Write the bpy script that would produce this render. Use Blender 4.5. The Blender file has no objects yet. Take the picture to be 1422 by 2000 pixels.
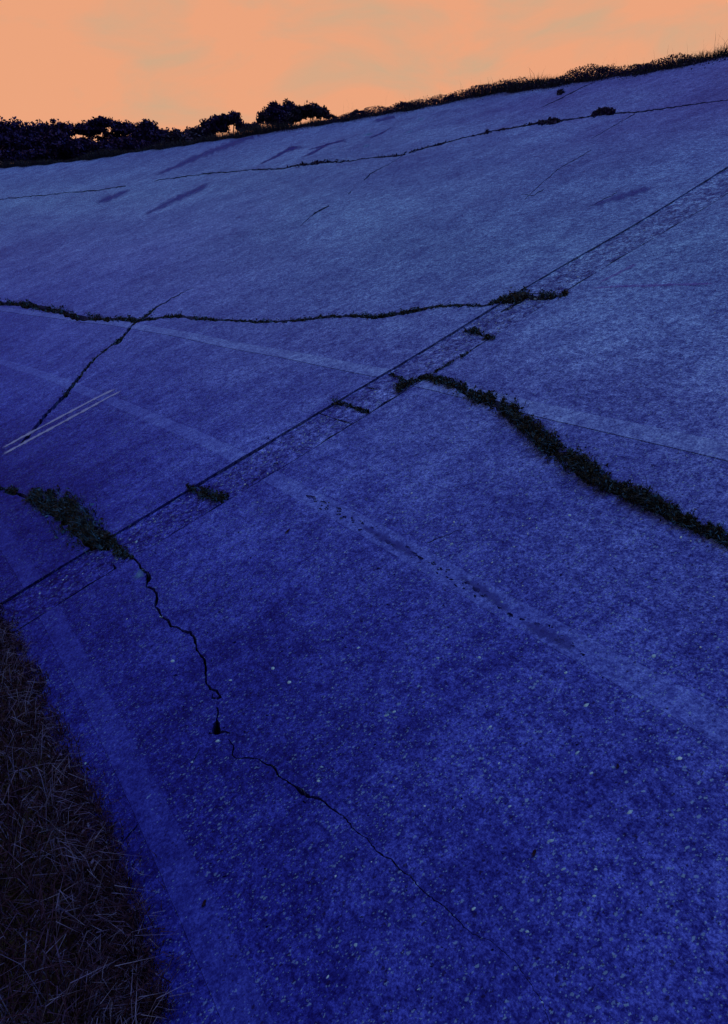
import bpy, math, random
import numpy as np
from mathutils import Vector, Matrix, noise as mnoise
from mathutils.geometry import delaunay_2d_cdt

random.seed(7)
RNG = np.random.default_rng(7)
scene = bpy.context.scene
COL = scene.collection

# ------------------------------------------------------------------ camera
F_PX, HORIZON = 1380.14, 508.5            # focal length in photo pixels (photo 1422 x 2000) and eye-level row
PITCH = math.atan((1000 - HORIZON) / F_PX)
cam_data = bpy.data.cameras.new('camera')
cam_data.sensor_fit = 'HORIZONTAL'
cam_data.sensor_width = 36.0
cam_data.lens = 36.0 * F_PX / 1422.0
cam_data.clip_start = 0.05
cam_data.clip_end = 3000
cam = bpy.data.objects.new('camera', cam_data)
cam.location = (0, 0, 0)
cam.rotation_euler = (math.pi / 2 - PITCH, 0, 0)
COL.objects.link(cam)
scene.camera = cam

# ------------------------------------------------------------------ sky, sun, exposure
PHI = 0.5153
SUN_ELEV = math.radians(64)
SUN_AZ = math.radians(70)                 # direction towards the sun, measured from +Y towards +X
world = bpy.data.worlds.new('World')
scene.world = world
world.use_nodes = True
nt = world.node_tree
nt.nodes.clear()
def wn(t, **k):
    n = nt.nodes.new(t)
    for a, b in k.items():
        setattr(n, a, b)
    return n
w_out = wn('ShaderNodeOutputWorld')
w_sky = wn('ShaderNodeTexSky')
w_sky.sky_type = 'NISHITA'
w_sky.sun_disc = False
w_sky.sun_elevation = SUN_ELEV
w_sky.sun_rotation = SUN_AZ
w_tc = wn('ShaderNodeTexCoord')
w_map = wn('ShaderNodeMapping')
w_map.inputs['Scale'].default_value = (1.0, 1.0, 2.6)
w_map.inputs['Location'].default_value = (0.35, 1.7, 0.2)
w_n1 = wn('ShaderNodeTexNoise')
w_n1.inputs['Scale'].default_value = 5.5
w_n1.inputs['Detail'].default_value = 7
w_n1.inputs['Roughness'].default_value = 0.56
w_n1.inputs['Distortion'].default_value = 0.5
w_r = wn('ShaderNodeValToRGB')
e = w_r.color_ramp.elements
e[0].position = 0.32; e[0].color = (0.66, 0.40, 0.235, 1)
e[1].position = 0.51; e[1].color = (0.86, 0.375, 0.195, 1)
m_ = w_r.color_ramp.elements.new(0.41); m_.color = (0.76, 0.385, 0.215, 1)
w_bgc = wn('ShaderNodeBackground')
w_bgc.inputs['Strength'].default_value = 1.04
w_bgs = wn('ShaderNodeBackground')
w_bgs.inputs['Strength'].default_value = 0.05
w_mix = wn('ShaderNodeMixShader')
w_mix.inputs[0].default_value = 0.93      # overcast cloud layer, a little clear sky shining through
L = nt.links.new
L(w_tc.outputs['Generated'], w_map.inputs['Vector'])
L(w_map.outputs[0], w_n1.inputs['Vector'])
L(w_n1.outputs['Fac'], w_r.inputs['Fac'])
L(w_r.outputs['Color'], w_bgc.inputs['Color'])
L(w_sky.outputs[0], w_bgs.inputs['Color'])
L(w_bgs.outputs[0], w_mix.inputs[1])
L(w_bgc.outputs[0], w_mix.inputs[2])
L(w_mix.outputs[0], w_out.inputs['Surface'])

sun_data = bpy.data.lights.new('sun', 'SUN')
sun_data.energy = 1.5
sun_data.angle = math.radians(12)
sun_data.color = (1.0, 0.97, 0.94)
sun = bpy.data.objects.new('sun', sun_data)
sd = Vector((math.sin(SUN_AZ) * math.cos(SUN_ELEV), math.cos(SUN_AZ) * math.cos(SUN_ELEV), math.sin(SUN_ELEV)))
sun.rotation_euler = sd.to_track_quat('Z', 'Y').to_euler()
sun.location = (20, 20, 30)
COL.objects.link(sun)

scene.view_settings.view_transform = 'Standard'
scene.view_settings.look = 'None'
scene.view_settings.exposure = 0.0
scene.view_settings.gamma = 1.0
scene.view_settings.use_curve_mapping = False

# ------------------------------------------------------------------ the shape of the place
# A concave bank on a curve. s = metres along the track, v = metres out and up the bank (both from the camera's foot).
R0 = math.exp(3.56089)
EYE = 1.6
PA, PB, PC = 0.39171, 1e-5, 8e-5
TV = np.array([-math.sin(PHI), math.cos(PHI)])
NV = np.array([math.cos(PHI), math.sin(PHI)])
FOOT = 0.165
def prof(v):
    return PA * v + PB * v * v + PC * v ** 3 - EYE
def xy(s, v):
    s = np.asarray(s, float); v = np.asarray(v, float)
    th = s / R0; r = R0 + v
    x = -R0 * NV[0] + r * (np.cos(th) * NV[0] + np.sin(th) * TV[0])
    y = -R0 * NV[1] + r * (np.cos(th) * NV[1] + np.sin(th) * TV[1])
    return x, y
CREST_S = [-12, 0, 4.5, 6.6, 9.1, 14.7, 19.7, 30, 50]
CREST_V = [10.6, 10.6, 10.6, 10.73, 11.45, 11.5, 10.9, 10.4, 10.4]
def crest(s):
    return np.interp(s, CREST_S, CREST_V)
def und(s, v):                            # settled, uneven concrete
    return 0.006 * np.sin(1.7 * s + 0.9 * v) + 0.005 * np.sin(0.8 * s - 2.3 * v + 1) + 0.003 * np.sin(4.1 * s + 3.3 * v)
def pos(s, v, dz=0.0):
    s = np.asarray(s, float); v = np.asarray(v, float)
    x, y = xy(s, v)
    return np.stack([x, y, prof(v) + und(s, v) + dz], -1)
CT, ST = math.cos(PITCH), math.sin(PITCH)
def ray(px, py):
    X = (np.asarray(px, float) - 711) / F_PX; U = (1000 - np.asarray(py, float)) / F_PX
    return np.stack([X, CT + U * ST, -ST + U * CT], -1)
def on_bank(pts):
    """survey points of the photograph -> (s, v) on the bank"""
    P = np.asarray(pts, float)
    d = ray(P[:, 0], P[:, 1])
    ks = np.geomspace(0.5, 60, 400)
    def g(k):
        Q = d * k[:, None]
        q = Q[:, :2] + R0 * NV
        v = np.hypot(q[:, 0], q[:, 1]) - R0
        return Q[:, 2] - prof(v), q, v
    lo = np.full(len(P), 0.5); hi = np.full(len(P), 60.0); found = np.zeros(len(P), bool)
    g0 = g(lo)[0]
    for a, b in zip(ks[:-1], ks[1:]):
        gb = g(np.full(len(P), b))[0]
        hit = (~found) & (gb * g0 <= 0)
        lo[hit] = a; hi[hit] = b; found |= hit
    for _ in range(40):
        m = (lo + hi) / 2
        up = g(m)[0] * g0 > 0
        lo = np.where(up, m, lo); hi = np.where(up, hi, m)
    _, q, v = g(lo)
    return np.stack([R0 * np.arctan2(q @ TV, q @ NV), v], -1)
def normal_at(s, v):
    e_ = 0.01
    a = pos(s + e_, v) - pos(s, v); b = pos(s, v + e_) - pos(s, v)
    n = np.cross(b, a); n /= np.linalg.norm(n, axis=-1, keepdims=True) + 1e-12
    n *= np.sign(n[..., 2:3])
    return n

# ------------------------------------------------------------------ helpers
def tag(o, label=None, cat=None, group=None, kind=None):
    if label: o['label'] = label
    if cat: o['category'] = cat
    if group: o['group'] = group
    if kind: o['kind'] = kind
    return o
def empty(name, loc=(0, 0, 0), label=None, cat=None, group=None, kind=None):
    o = bpy.data.objects.new(name, None)
    o.empty_display_size = 0.2
    o.location = loc
    COL.objects.link(o)
    return tag(o, label, cat, group, kind)
def link(name, me, parent=None, loc=None):
    o = bpy.data.objects.new(name, me)
    COL.objects.link(o)
    if parent is not None:
        o.parent = parent
    if loc is not None:
        o.location = loc
    return o
def np_mesh(name, V, faces, mats, uv=None, midx=None, smooth=False):
    """faces: list of (n,k) int arrays (k may differ between arrays)"""
    V = np.asarray(V, np.float32)
    me = bpy.data.meshes.new(name)
    me.vertices.add(len(V)); me.vertices.foreach_set('co', V.ravel())
    loops = np.concatenate([f.ravel() for f in faces if len(f)]).astype(np.int32)
    tot = np.concatenate([np.full(len(f), f.shape[1]) for f in faces if len(f)]).astype(np.int32)
    start = np.concatenate([[0], np.cumsum(tot)[:-1]]).astype(np.int32)
    me.loops.add(len(loops)); me.loops.foreach_set('vertex_index', loops)
    me.polygons.add(len(tot)); me.polygons.foreach_set('loop_start', start)
    try:
        me.polygons.foreach_set('loop_total', tot)
    except Exception:
        pass
    if midx is not None:
        me.polygons.foreach_set('material_index', np.asarray(midx, np.int32))
    me.update(calc_edges=True)
    if uv is not None:
        u = me.uv_layers.new(name='UVMap')
        u.data.foreach_set('uv', np.asarray(uv, np.float32)[loops].ravel())
    for m in (mats if isinstance(mats, (list, tuple)) else [mats]):
        me.materials.append(m)
    me.polygons.foreach_set('use_smooth', np.full(len(tot), bool(smooth)))
    me.validate()
    return me

# ------------------------------------------------------------------ materials
def new_mat(name):
    m = bpy.data.materials.new(name); m.use_nodes = True
    t = m.node_tree; t.nodes.clear()
    o = t.nodes.new('ShaderNodeOutputMaterial'); b = t.nodes.new('ShaderNodeBsdfPrincipled')
    t.links.new(b.outputs[0], o.inputs['Surface'])
    return m, t, b
def N(t, typ, ins=None, **k):
    n = t.nodes.new(typ)
    for a, b in k.items(): setattr(n, a, b)
    for a, b in (ins or {}).items():
        if isinstance(b, bpy.types.NodeSocket): t.links.new(b, n.inputs[a])
        else: n.inputs[a].default_value = b
    return n
def ramp(t, fac, stops):
    n = t.nodes.new('ShaderNodeValToRGB')
    els = n.color_ramp.elements
    while len(els) < len(stops): els.new(0.5)
    for el, (p, c) in zip(els, stops):
        el.position = p
        el.color = (c, c, c, 1) if isinstance(c, (int, float)) else (*c, 1)
    t.links.new(fac, n.inputs['Fac'])
    return n.outputs['Color']
def mixc(t, fac, a, b, mode='MIX'):
    n = t.nodes.new('ShaderNodeMix'); n.data_type = 'RGBA'; n.blend_type = mode
    for sock, val in ((n.inputs[0], fac), (n.inputs[6], a), (n.inputs[7], b)):
        if isinstance(val, bpy.types.NodeSocket): t.links.new(val, sock)
        elif isinstance(val, (int, float)): sock.default_value = val
        else: sock.default_value = (*val, 1)
    return n.outputs[2]
def math_(t, op, a, b=0.0):
    n = t.nodes.new('ShaderNodeMath'); n.operation = op
    for i, val in enumerate((a, b)):
        if isinstance(val, bpy.types.NodeSocket): t.links.new(val, n.inputs[i])
        else: n.inputs[i].default_value = val
    return n.outputs[0]

def concrete(name, tint=(0.84, 0.80, 0.93), fleck=(0.07, 0.23, 0.60), fleck_amt=0.5, coarse=1.0, streak=0.5, rough=0.9, bump=0.5, spec=0.04, contrast=1.0):
    """blue-grey concrete: vignette painted into the colour, darkest at the foot of the bank (small v), paler higher up"""
    m, t, b = new_mat(name)
    uv = N(t, 'ShaderNodeUVMap', uv_map='UVMap').outputs[0]
    def nz(scale, detail, rgh, sx=1.0, sy=1.0, off=0.0, dist=0.0, rot=0.0):
        mp = N(t, 'ShaderNodeMapping', {'Vector': uv, 'Scale': (sx, sy, 1), 'Location': (off, off * 0.7, off * .3), 'Rotation': (0, 0, rot)})
        return N(t, 'ShaderNodeTexNoise', {'Vector': mp.outputs[0], 'Scale': scale, 'Detail': detail, 'Roughness': rgh, 'Distortion': dist}).outputs['Fac']
    big = nz(0.6, 5, 0.62, off=3.1)
    med = nz(3.3, 6, 0.66, off=9.0, dist=0.4)
    drip = nz(1.0, 7, 0.72, sx=3.8, sy=1.3, off=5.0, dist=1.3)          # water stains run down the slope
    g12 = nz(11, 4, 0.8, off=6.0, sy=1.0, dist=0.3)
    g30 = nz(34 / coarse, 5, 0.75, off=4.0)
    grain = nz(100 / coarse, 4, 0.75, off=1.0)
    gr2 = nz(230 / coarse, 2, 0.7, off=2.0)
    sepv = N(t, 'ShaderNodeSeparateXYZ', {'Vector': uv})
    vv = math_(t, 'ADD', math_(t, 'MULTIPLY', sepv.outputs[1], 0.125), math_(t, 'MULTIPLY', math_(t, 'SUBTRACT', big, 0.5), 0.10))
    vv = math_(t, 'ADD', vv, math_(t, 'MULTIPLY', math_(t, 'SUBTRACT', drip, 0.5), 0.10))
    left_vignette = ramp(t, math_(t, 'ADD', math_(t, 'MULTIPLY', sepv.outputs[0], 0.05), math_(t, 'MULTIPLY', math_(t, 'SUBTRACT', big, 0.5), 0.3)), [(0.22, 0.0), (0.5, 1.0)])
    vv = math_(t, 'SUBTRACT', vv, math_(t, 'MULTIPLY', math_(t, 'MULTIPLY', left_vignette, 0.5), math_(t, 'SUBTRACT', vv, 0.12)))  # vignetting painted into the tone: bank darkens to the left (large s)
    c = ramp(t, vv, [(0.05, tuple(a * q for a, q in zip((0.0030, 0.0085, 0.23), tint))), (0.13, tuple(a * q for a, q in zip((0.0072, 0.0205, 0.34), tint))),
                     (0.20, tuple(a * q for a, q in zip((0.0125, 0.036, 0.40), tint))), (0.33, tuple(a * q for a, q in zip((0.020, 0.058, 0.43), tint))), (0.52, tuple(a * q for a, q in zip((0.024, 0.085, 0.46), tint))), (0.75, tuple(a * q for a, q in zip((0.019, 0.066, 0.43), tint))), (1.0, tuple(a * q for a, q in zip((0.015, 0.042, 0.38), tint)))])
    def modulate(c, fac, lo, hi, amt):
        r_ = ramp(t, fac, [(lo, 0.0), (hi, 1.0)])
        k = amt * contrast
        return mixc(t, 1.0, c, mixc(t, r_, (1 - 0.95 * k, 1 - 0.95 * k, 1 - 0.62 * k), (1 + 1.35 * k, 1 + 1.35 * k, 1 + 0.72 * k)), 'MULTIPLY')
    c = modulate(c, big, 0.36, 0.64, 0.18)
    c = modulate(c, med, 0.34, 0.66, 0.16)
    c = modulate(c, drip, 0.34, 0.66, 0.19 * streak * 2)
    c = modulate(c, g12, 0.38, 0.62, 0.24)
    c = modulate(c, g30, 0.40, 0.60, 0.46)
    c = modulate(c, grain, 0.41, 0.59, 0.58)
    c = modulate(c, gr2, 0.36, 0.64, 0.40)
    bumps = math_(t, 'MULTIPLY', grain, 0.5)
    bumps = math_(t, 'ADD', bumps, math_(t, 'MULTIPLY', gr2, 0.25))
    lowfac = ramp(t, vv, [(0.06, 0.6), (0.16, 0.95), (0.5, 0.7), (0.9, 0.4)])
    for scale, thr, cut, off in ((58, 0.86, 0.16, 0.0), (110, 0.74, 0.34, 4.3), (220, 0.66, 0.36, 7.7)):
        mp = N(t, 'ShaderNodeMapping', {'Vector': uv, 'Scale': (1.0, 0.72, 1), 'Location': (off, off, 0), 'Rotation': (0, 0, 0.5)})
        wob = N(t, 'ShaderNodeTexNoise', {'Vector': uv, 'Scale': scale * 1.6, 'Detail': 2.0})
        vec = N(t, 'ShaderNodeMix', data_type='VECTOR')
        vec.inputs[0].default_value = 0.9 / scale
        t.links.new(mp.outputs[0], vec.inputs[4]); t.links.new(wob.outputs['Color'], vec.inputs[5])
        vo = N(t, 'ShaderNodeTexVoronoi', {'Vector': vec.outputs[1], 'Scale': scale / coarse, 'Randomness': 1.0})
        sep = N(t, 'ShaderNodeSeparateColor', {'Color': vo.outputs['Color']})
        pick = math_(t, 'GREATER_THAN', math_(t, 'ADD', sep.outputs[0], math_(t, 'MULTIPLY', math_(t, 'SUBTRACT', med, 0.5), 1.2)), thr + (0.5 - fleck_amt) * 0.5)
        szv = math_(t, 'MULTIPLY', sep.outputs[1], cut)
        shape = ramp(t, math_(t, 'SUBTRACT', vo.outputs['Distance'], szv), [(0.02, 1.0), (0.10, 0.0)])
        msk = math_(t, 'MULTIPLY', pick, shape)
        tint_ = mixc(t, math_(t, 'POWER', sep.outputs[2], 1.1), tuple(x * q for x, q in zip(fleck, (0.35, 0.35, 0.7))), fleck)
        c = mixc(t, math_(t, 'MULTIPLY', math_(t, 'MULTIPLY', msk, 0.8), lowfac), c, tint_)
        bumps = math_(t, 'ADD', bumps, math_(t, 'MULTIPLY', msk, 0.18))
        pit = math_(t, 'MULTIPLY', math_(t, 'LESS_THAN', sep.outputs[0], 0.10), shape)     # a stone has come out
        c = mixc(t, math_(t, 'MULTIPLY', pit, 0.75), c, (0.002, 0.003, 0.05))
        bumps = math_(t, 'SUBTRACT', bumps, math_(t, 'MULTIPLY', pit, 0.35))
    t.links.new(c, b.inputs['Base Color'])
    bp = N(t, 'ShaderNodeBump', {'Height': bumps, 'Strength': bump, 'Distance': 0.006})
    t.links.new(bp.outputs[0], b.inputs['Normal'])
    b.inputs['Roughness'].default_value = rough
    b.inputs['Specular IOR Level'].default_value = spec
    return m

M = {}
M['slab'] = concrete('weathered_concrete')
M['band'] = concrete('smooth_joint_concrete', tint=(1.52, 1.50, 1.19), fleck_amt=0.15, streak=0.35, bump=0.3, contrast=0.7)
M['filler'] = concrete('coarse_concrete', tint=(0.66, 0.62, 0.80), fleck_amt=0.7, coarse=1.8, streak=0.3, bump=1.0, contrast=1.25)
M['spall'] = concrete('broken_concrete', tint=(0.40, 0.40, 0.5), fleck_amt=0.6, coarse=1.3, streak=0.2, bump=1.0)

def plain(name, cols, pw=1.0, rough=0.85, scale=20.0, spec=0.2, island=False, trans=0.0, hi=None):
    m, t, b = new_mat(name)
    if island:
        fac = N(t, 'ShaderNodeNewGeometry').outputs['Random Per Island']
    else:
        tc = N(t, 'ShaderNodeTexCoord').outputs['Object']
        fac = N(t, 'ShaderNodeTexNoise', {'Vector': tc, 'Scale': scale, 'Detail': 6.0, 'Roughness': 0.65}).outputs['Fac']
    n = len(cols)
    if island:
        stops = [((i / (n - 1)) ** pw, c) for i, c in enumerate(cols)]
    else:
        stops = [(0.32 + 0.36 * i / (n - 1), c) for i, c in enumerate(cols)]
    c = ramp(t, fac, stops)
    t.links.new(c, b.inputs['Base Color'])
    b.inputs['Roughness'].default_value = rough
    b.inputs['Specular IOR Level'].default_value = spec * 0.2
    return m
M['soil'] = plain('dark_soil', [(0.004, 0.004, 0.008), (0.010, 0.009, 0.016)], scale=60, spec=0.05)
M['turf'] = plain('turf_ground', [(0.006, 0.010, 0.010), (0.012, 0.018, 0.018), (0.020, 0.026, 0.026)], scale=3, spec=0.05)
M['weed'] = plain('weed_leaves', [(0.002, 0.003, 0.010), (0.004, 0.009, 0.018), (0.006, 0.018, 0.032), (0.009, 0.065, 0.25)], island=True, rough=0.7)
M['crest'] = plain('crest_weeds', [(0.003, 0.003, 0.030), (0.004, 0.006, 0.07), (0.006, 0.012, 0.08), (0.008, 0.024, 0.08)], island=True, rough=0.8)
M['dry'] = plain('dry_grass', [(0.003, 0.003, 0.010), (0.006, 0.005, 0.025), (0.009, 0.010, 0.05), (0.014, 0.022, 0.12), (0.03, 0.06, 0.24)], pw=0.45, island=True, rough=0.7)
M['straw'] = plain('straw_stems', [(0.02, 0.035, 0.18), (0.05, 0.10, 0.34)], island=True, rough=0.6)
M['crestgrass'] = plain('crest_grass', [(0.002, 0.004, 0.035), (0.004, 0.009, 0.05), (0.008, 0.022, 0.06), (0.016, 0.045, 0.10)], island=True, rough=0.8)
M['leaf'] = plain('tree_leaves', [(0.002, 0.002, 0.035), (0.003, 0.005, 0.08), (0.006, 0.016, 0.18)], island=True, rough=0.7)
M['leaf2'] = plain('shrub_leaves', [(0.003, 0.004, 0.045), (0.006, 0.012, 0.09), (0.009, 0.028, 0.14)], island=True, rough=0.7)
M['bark'] = plain('dark_bark', [(0.004, 0.004, 0.012), (0.010, 0.010, 0.03)], scale=8)
M['stone'] = plain('pale_stone', [(0.03, 0.10, 0.38), (0.06, 0.20, 0.55), (0.12, 0.32, 0.68)], island=True, rough=0.6, spec=0.4)
M['bigstone'] = plain('pale_embedded_stone', [(0.03, 0.11, 0.38), (0.07, 0.22, 0.55), (0.10, 0.28, 0.62)], rough=0.7, scale=70)
M['deadleaf'] = plain('dead_leaf', [(0.003, 0.003, 0.012), (0.006, 0.006, 0.03)], spec=0.05, scale=90)

def stain(name, col, dens, scale, spread=0.14, sx=1.0, sy=1.0):
    m, t, b = new_mat(name)
    uv = N(t, 'ShaderNodeUVMap', uv_map='UVMap').outputs[0]
    mp = N(t, 'ShaderNodeMapping', {'Vector': uv, 'Scale': (sx, sy, 1)})
    n = N(t, 'ShaderNodeTexNoise', {'Vector': mp.outputs[0], 'Scale': scale, 'Detail': 6.0, 'Roughness': 0.7}).outputs['Fac']
    n2 = N(t, 'ShaderNodeTexNoise', {'Vector': uv, 'Scale': 140.0, 'Detail': 2.0}).outputs['Fac']
    ed = N(t, 'ShaderNodeAttribute', attribute_name='edge').outputs['Fac']
    a = math_(t, 'ADD', n, math_(t, 'MULTIPLY', math_(t, 'SUBTRACT', n2, 0.5), 0.5))
    a = math_(t, 'ADD', a, math_(t, 'MULTIPLY', math_(t, 'SUBTRACT', ed, 0.5), 0.55))
    al = ramp(t, a, [(0.5 - spread, 0.0), (0.5 + spread, dens)])
    b.inputs['Base Color'].default_value = (*col, 1)
    b.inputs['Roughness'].default_value = 0.9; b.inputs['Specular IOR Level'].default_value = 0.04
    t.links.new(al, b.inputs['Alpha'])
    return m
M['white_paint'] = stain('worn_white_paint', (0.09, 0.19, 0.66), 0.75, 12, 0.2)
M['cyan_paint'] = stain('faded_cyan_paint', (0.012, 0.20, 0.62), 0.55, 5, 0.25)
M['dark_paint'] = stain('faded_dark_paint', (0.005, 0.013, 0.24), 0.8, 10, 0.3)
M['purple_paint'] = stain('faded_purple_paint', (0.035, 0.016, 0.36), 0.35, 8, 0.3)
M['damp'] = stain('damp_stain', (0.010, 0.024, 0.30), 0.62, 9, 0.30, sx=2.0, sy=0.5)
M['pale_patch'] = stain('pale_bare_patch', (0.025, 0.11, 0.42), 0.8, 14, 0.25)

# ------------------------------------------------------------------ ground sheet: verge, earth bank, land behind, to the horizon
BANK_S0, BANK_S1 = -16.0, 40.0
def terrain():
    rs = np.unique(np.concatenate([np.linspace(-R0 + 0.5, -1.2, 14), np.linspace(-1.2, FOOT, 12), [FOOT + 0.02], np.linspace(0.4, 10.2, 22),
                                   np.linspace(10.3, 14.5, 24), np.geomspace(15, 2200, 40)]))
    ss = np.unique(np.concatenate([np.linspace(-math.pi, math.pi, 120) * R0, np.linspace(-4, 30, 120)]))
    ss = ss[(ss > -math.pi * R0 + 0.4)]
    S, V = np.meshgrid(ss, rs, indexing='ij')
    fade = np.clip((S - (BANK_S0 - 14)) / 14, 0, 1) * np.clip((BANK_S1 + 16 - S) / 16, 0, 1)
    fade = fade * fade * (3 - 2 * fade)
    base = prof(FOOT) - 0.03
    cv = crest(S)
    zt = prof(cv)
    z = np.where(V <= FOOT, base - 0.0, np.minimum(prof(V) - 0.055, zt))
    z = np.where(V > cv + 0.05, zt - 0.02, z)
    back = cv + 1.7
    z = np.where(V > back, np.maximum(zt - (V - back) * 0.55, base - 0.4), z)
    z = base + (z - base) * fade
    x, y = xy(S, V)
    for (i, j), _ in np.ndenumerate(z):
        n_ = mnoise.noise(Vector((x[i, j] * 0.45, y[i, j] * 0.45, 0)))
        if V[i, j] < FOOT - 0.03: z[i, j] += 0.03 * n_ - 0.01
        elif V[i, j] > cv[i, j] + 0.4: z[i, j] += 0.12 * n_
    n0, n1 = S.shape
    idx = np.arange(n0 * n1).reshape(n0, n1)
    q = np.stack([idx[:-1, :-1], idx[:-1, 1:], idx[1:, 1:], idx[1:, :-1]], -1).reshape(-1, 4)
    close = np.stack([idx[-1, :-1], idx[-1, 1:], idx[0, 1:], idx[0, :-1]], -1)
    q = np.concatenate([q, close])
    vc = V.ravel()[q].mean(1)
    midx = ((vc > FOOT + 0.01) & (vc < 11.3)).astype(int)
    me = np_mesh('ground', np.stack([x, y, z], -1).reshape(-1, 3), [q[:, ::-1]], [M['turf'], M['soil']], midx=midx, smooth=True)
    o = link('ground', me)
    tag(o, 'dark turf and bare soil under and around the concrete bank', None, None, 'structure')
    return o
terrain()

# ------------------------------------------------------------------ cracks, traced on the bank: (x, y, width) in photo pixels
def fract(pts, step, amp):
    out = []
    for (x0, y0, w0), (x1, y1, w1) in zip(pts[:-1], pts[1:]):
        n = max(1, int(math.hypot(x1 - x0, y1 - y0) / step))
        for k in range(n):
            f = k / n
            a = amp * (0.35 if k == 0 else 1)
            out.append((x0 + (x1 - x0) * f + random.gauss(0, a), y0 + (y1 - y0) * f + random.gauss(0, a), (w0 + (w1 - w0) * f) * random.uniform(0.55, 1.4)))
    out.append(pts[-1])
    return out
CR = {}
CR['long_grassy'] = ([(-30, 590, 8), (60, 600, 9), (125, 612, 9), (142, 620, 10), (167, 624, 8), (205, 626, 9), (239, 627, 8), (265, 630, 8), (286, 628, 6), (319, 624, 4), (353, 620, 6), (374, 624, 6),
    (416, 627, 4), (463, 629, 4), (543, 628, 4), (585, 624, 4), (627, 619, 6), (691, 616, 6), (734, 621, 7), (776, 615, 7), (814, 610, 6), (848, 602, 6), (890, 600, 5), (945, 602, 4),
    (974, 593, 7), (1004, 587, 11), (1033, 579, 10)], 5, 0.8)
CR['radial'] = ([(40, 870, 5), (100, 800, 6), (128, 773, 8), (150, 745, 5), (190, 700, 3), (215, 680, 3), (235, 668, 6), (262, 637, 3.4), (290, 618, 5), (310, 600, 3), (350, 577, 2), (378, 562, 1.0)], 5, 0.8)
CR['radial_up'] = ([(586, 443, 0.8), (598, 432, 1.2), (615, 418, 2.4), (643, 404, 2.2)], 5, 0.6)
CR['radial_top'] = ([(680, 380, 2.4), (686, 374, 1.0)], 4, 0.5)
CR['radial_top2'] = ([(711, 354, 1.8), (722, 342, 2.6), (735, 334, 1.4), (760, 322, 0.8), (786, 306, 0.8)], 4, 0.6)
CR['upper_a'] = ([(-20, 392, 1.5), (80, 382, 1.4), (138, 376, 1.6), (197, 372, 2.6), (246, 365, 2.0)], 5, 0.5)
CR['upper_b'] = ([(300, 355, 1.0), (319, 351, 1.4), (362, 345, 2.0), (412, 338, 2.4), (480, 333, 2.2), (556, 330, 2.6), (575, 325, 3), (594, 323, 4.4), (640, 317, 3.6), (660, 317, 2.4), (691, 314, 2.2), (720, 310, 1.8), (784, 305, 3.0), (792, 303, 2)], 5, 0.5)
CR['upper_c'] = ([(798, 301, 1.2), (831, 290, 3), (881, 278, 3), (898, 273, 2.2), (953, 260, 2.6), (1029, 247, 2.8), (1059, 241, 3.6), (1092, 237, 3.2), (1164, 225, 2.8), (1198, 221, 2.6), (1240, 220, 2.4), (1284, 213, 2.4), (1350, 204, 2.4), (1440, 196, 2)], 5, 0.5)
CR['weedy'] = ([(800, 745, 5), (839, 738, 7), (881, 753, 10), (919, 770, 12), (953, 781, 12), (987, 797, 16), (1016, 818, 18), (1046, 844, 20), (1080, 876, 22), (1122, 901, 24), (1156, 926, 26), (1185, 945, 22), (1206, 954, 14), (1232, 962, 24), (1265, 979, 20), (1287, 990, 17), (1340, 1015, 16), (1440, 1060, 14)], 6, 1.5)
CR['tuft_gap'] = ([(-60, 940, 2), (0, 958, 3), (60, 980, 8), (110, 1000, 30), (150, 1030, 40), (185, 1056, 34), (222, 1063, 18), (238, 1075, 10), (252, 1087, 5)], 7, 1.5)
CR['zigzag'] = ([(252, 1087, 5), (264, 1095, 5), (273, 1104, 7), (275, 1111, 4), (288, 1121, 8), (291, 1131, 11), (287, 1140, 6), (286, 1148, 4), (300, 1152, 5), (306, 1160, 6), (307, 1170, 5), (303, 1186, 4.5), (311, 1192, 5), (315, 1205, 5), (328, 1211, 5), (334, 1223, 6),
    (349, 1226, 4.5), (357, 1232, 4), (372, 1234, 5), (381, 1247, 5), (383, 1264, 4), (391, 1277, 5), (400, 1288, 4), (402, 1309, 4), (402, 1332, 4), (410, 1345, 4), (423, 1349, 5), (431, 1361, 5), (424, 1366, 3)], 4.5, 0.7)
CR['zigzag_hook'] = ([(431, 1358, 3), (424, 1364, 2), (414, 1363, 4), (416, 1355, 2)], 4, 0.4)
CR['hole'] = ([(423, 1381, 2), (426, 1390, 3.5), (425, 1400, 3), (424, 1410, 8), (423, 1420, 14), (423, 1430, 20), (424, 1437, 8)], 4, 0.6)
CR['hole_side'] = ([(408, 1434, 3), (424, 1434, 6), (438, 1431, 4), (450, 1434, 2)], 4, 0.5)
CR['tail_a'] = ([(446, 1446, 1.5), (457, 1459, 2.8), (454, 1478, 2.6), (463, 1485, 2.6), (488, 1484, 2.6), (505, 1486, 2.4), (516, 1494, 2.6), (530, 1499, 3.4), (539, 1507, 4.4), (543, 1520, 4.0), (564, 1533, 3.4), (581, 1543, 6), (592, 1553, 9), (606, 1562, 6), (623, 1564, 5), (634, 1572, 5), (648, 1585, 3.2), (670, 1598, 2.8), (690, 1623, 2.4),
    (700, 1632, 2.4), (717, 1642, 2.6), (736, 1668, 2.6), (751, 1678, 3.2), (765, 1682, 2.6), (780, 1703, 3), (801, 1714, 2.8), (812, 1731, 2.4), (839, 1756, 2.4), (869, 1775, 2.4), (886, 1794, 2.2), (911, 1817, 1.8), (936, 1834, 1.6), (957, 1840, 1.2), (1010, 1885, 1.4), (1060, 1960, 1.6), (1090, 2050, 1.6)], 5, 0.9)
CR['short_a'] = ([(391, 1463, 1.2), (384, 1478, 2.2), (376, 1495, 2.0), (372, 1502, 1.0)], 4, 0.5)
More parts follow.
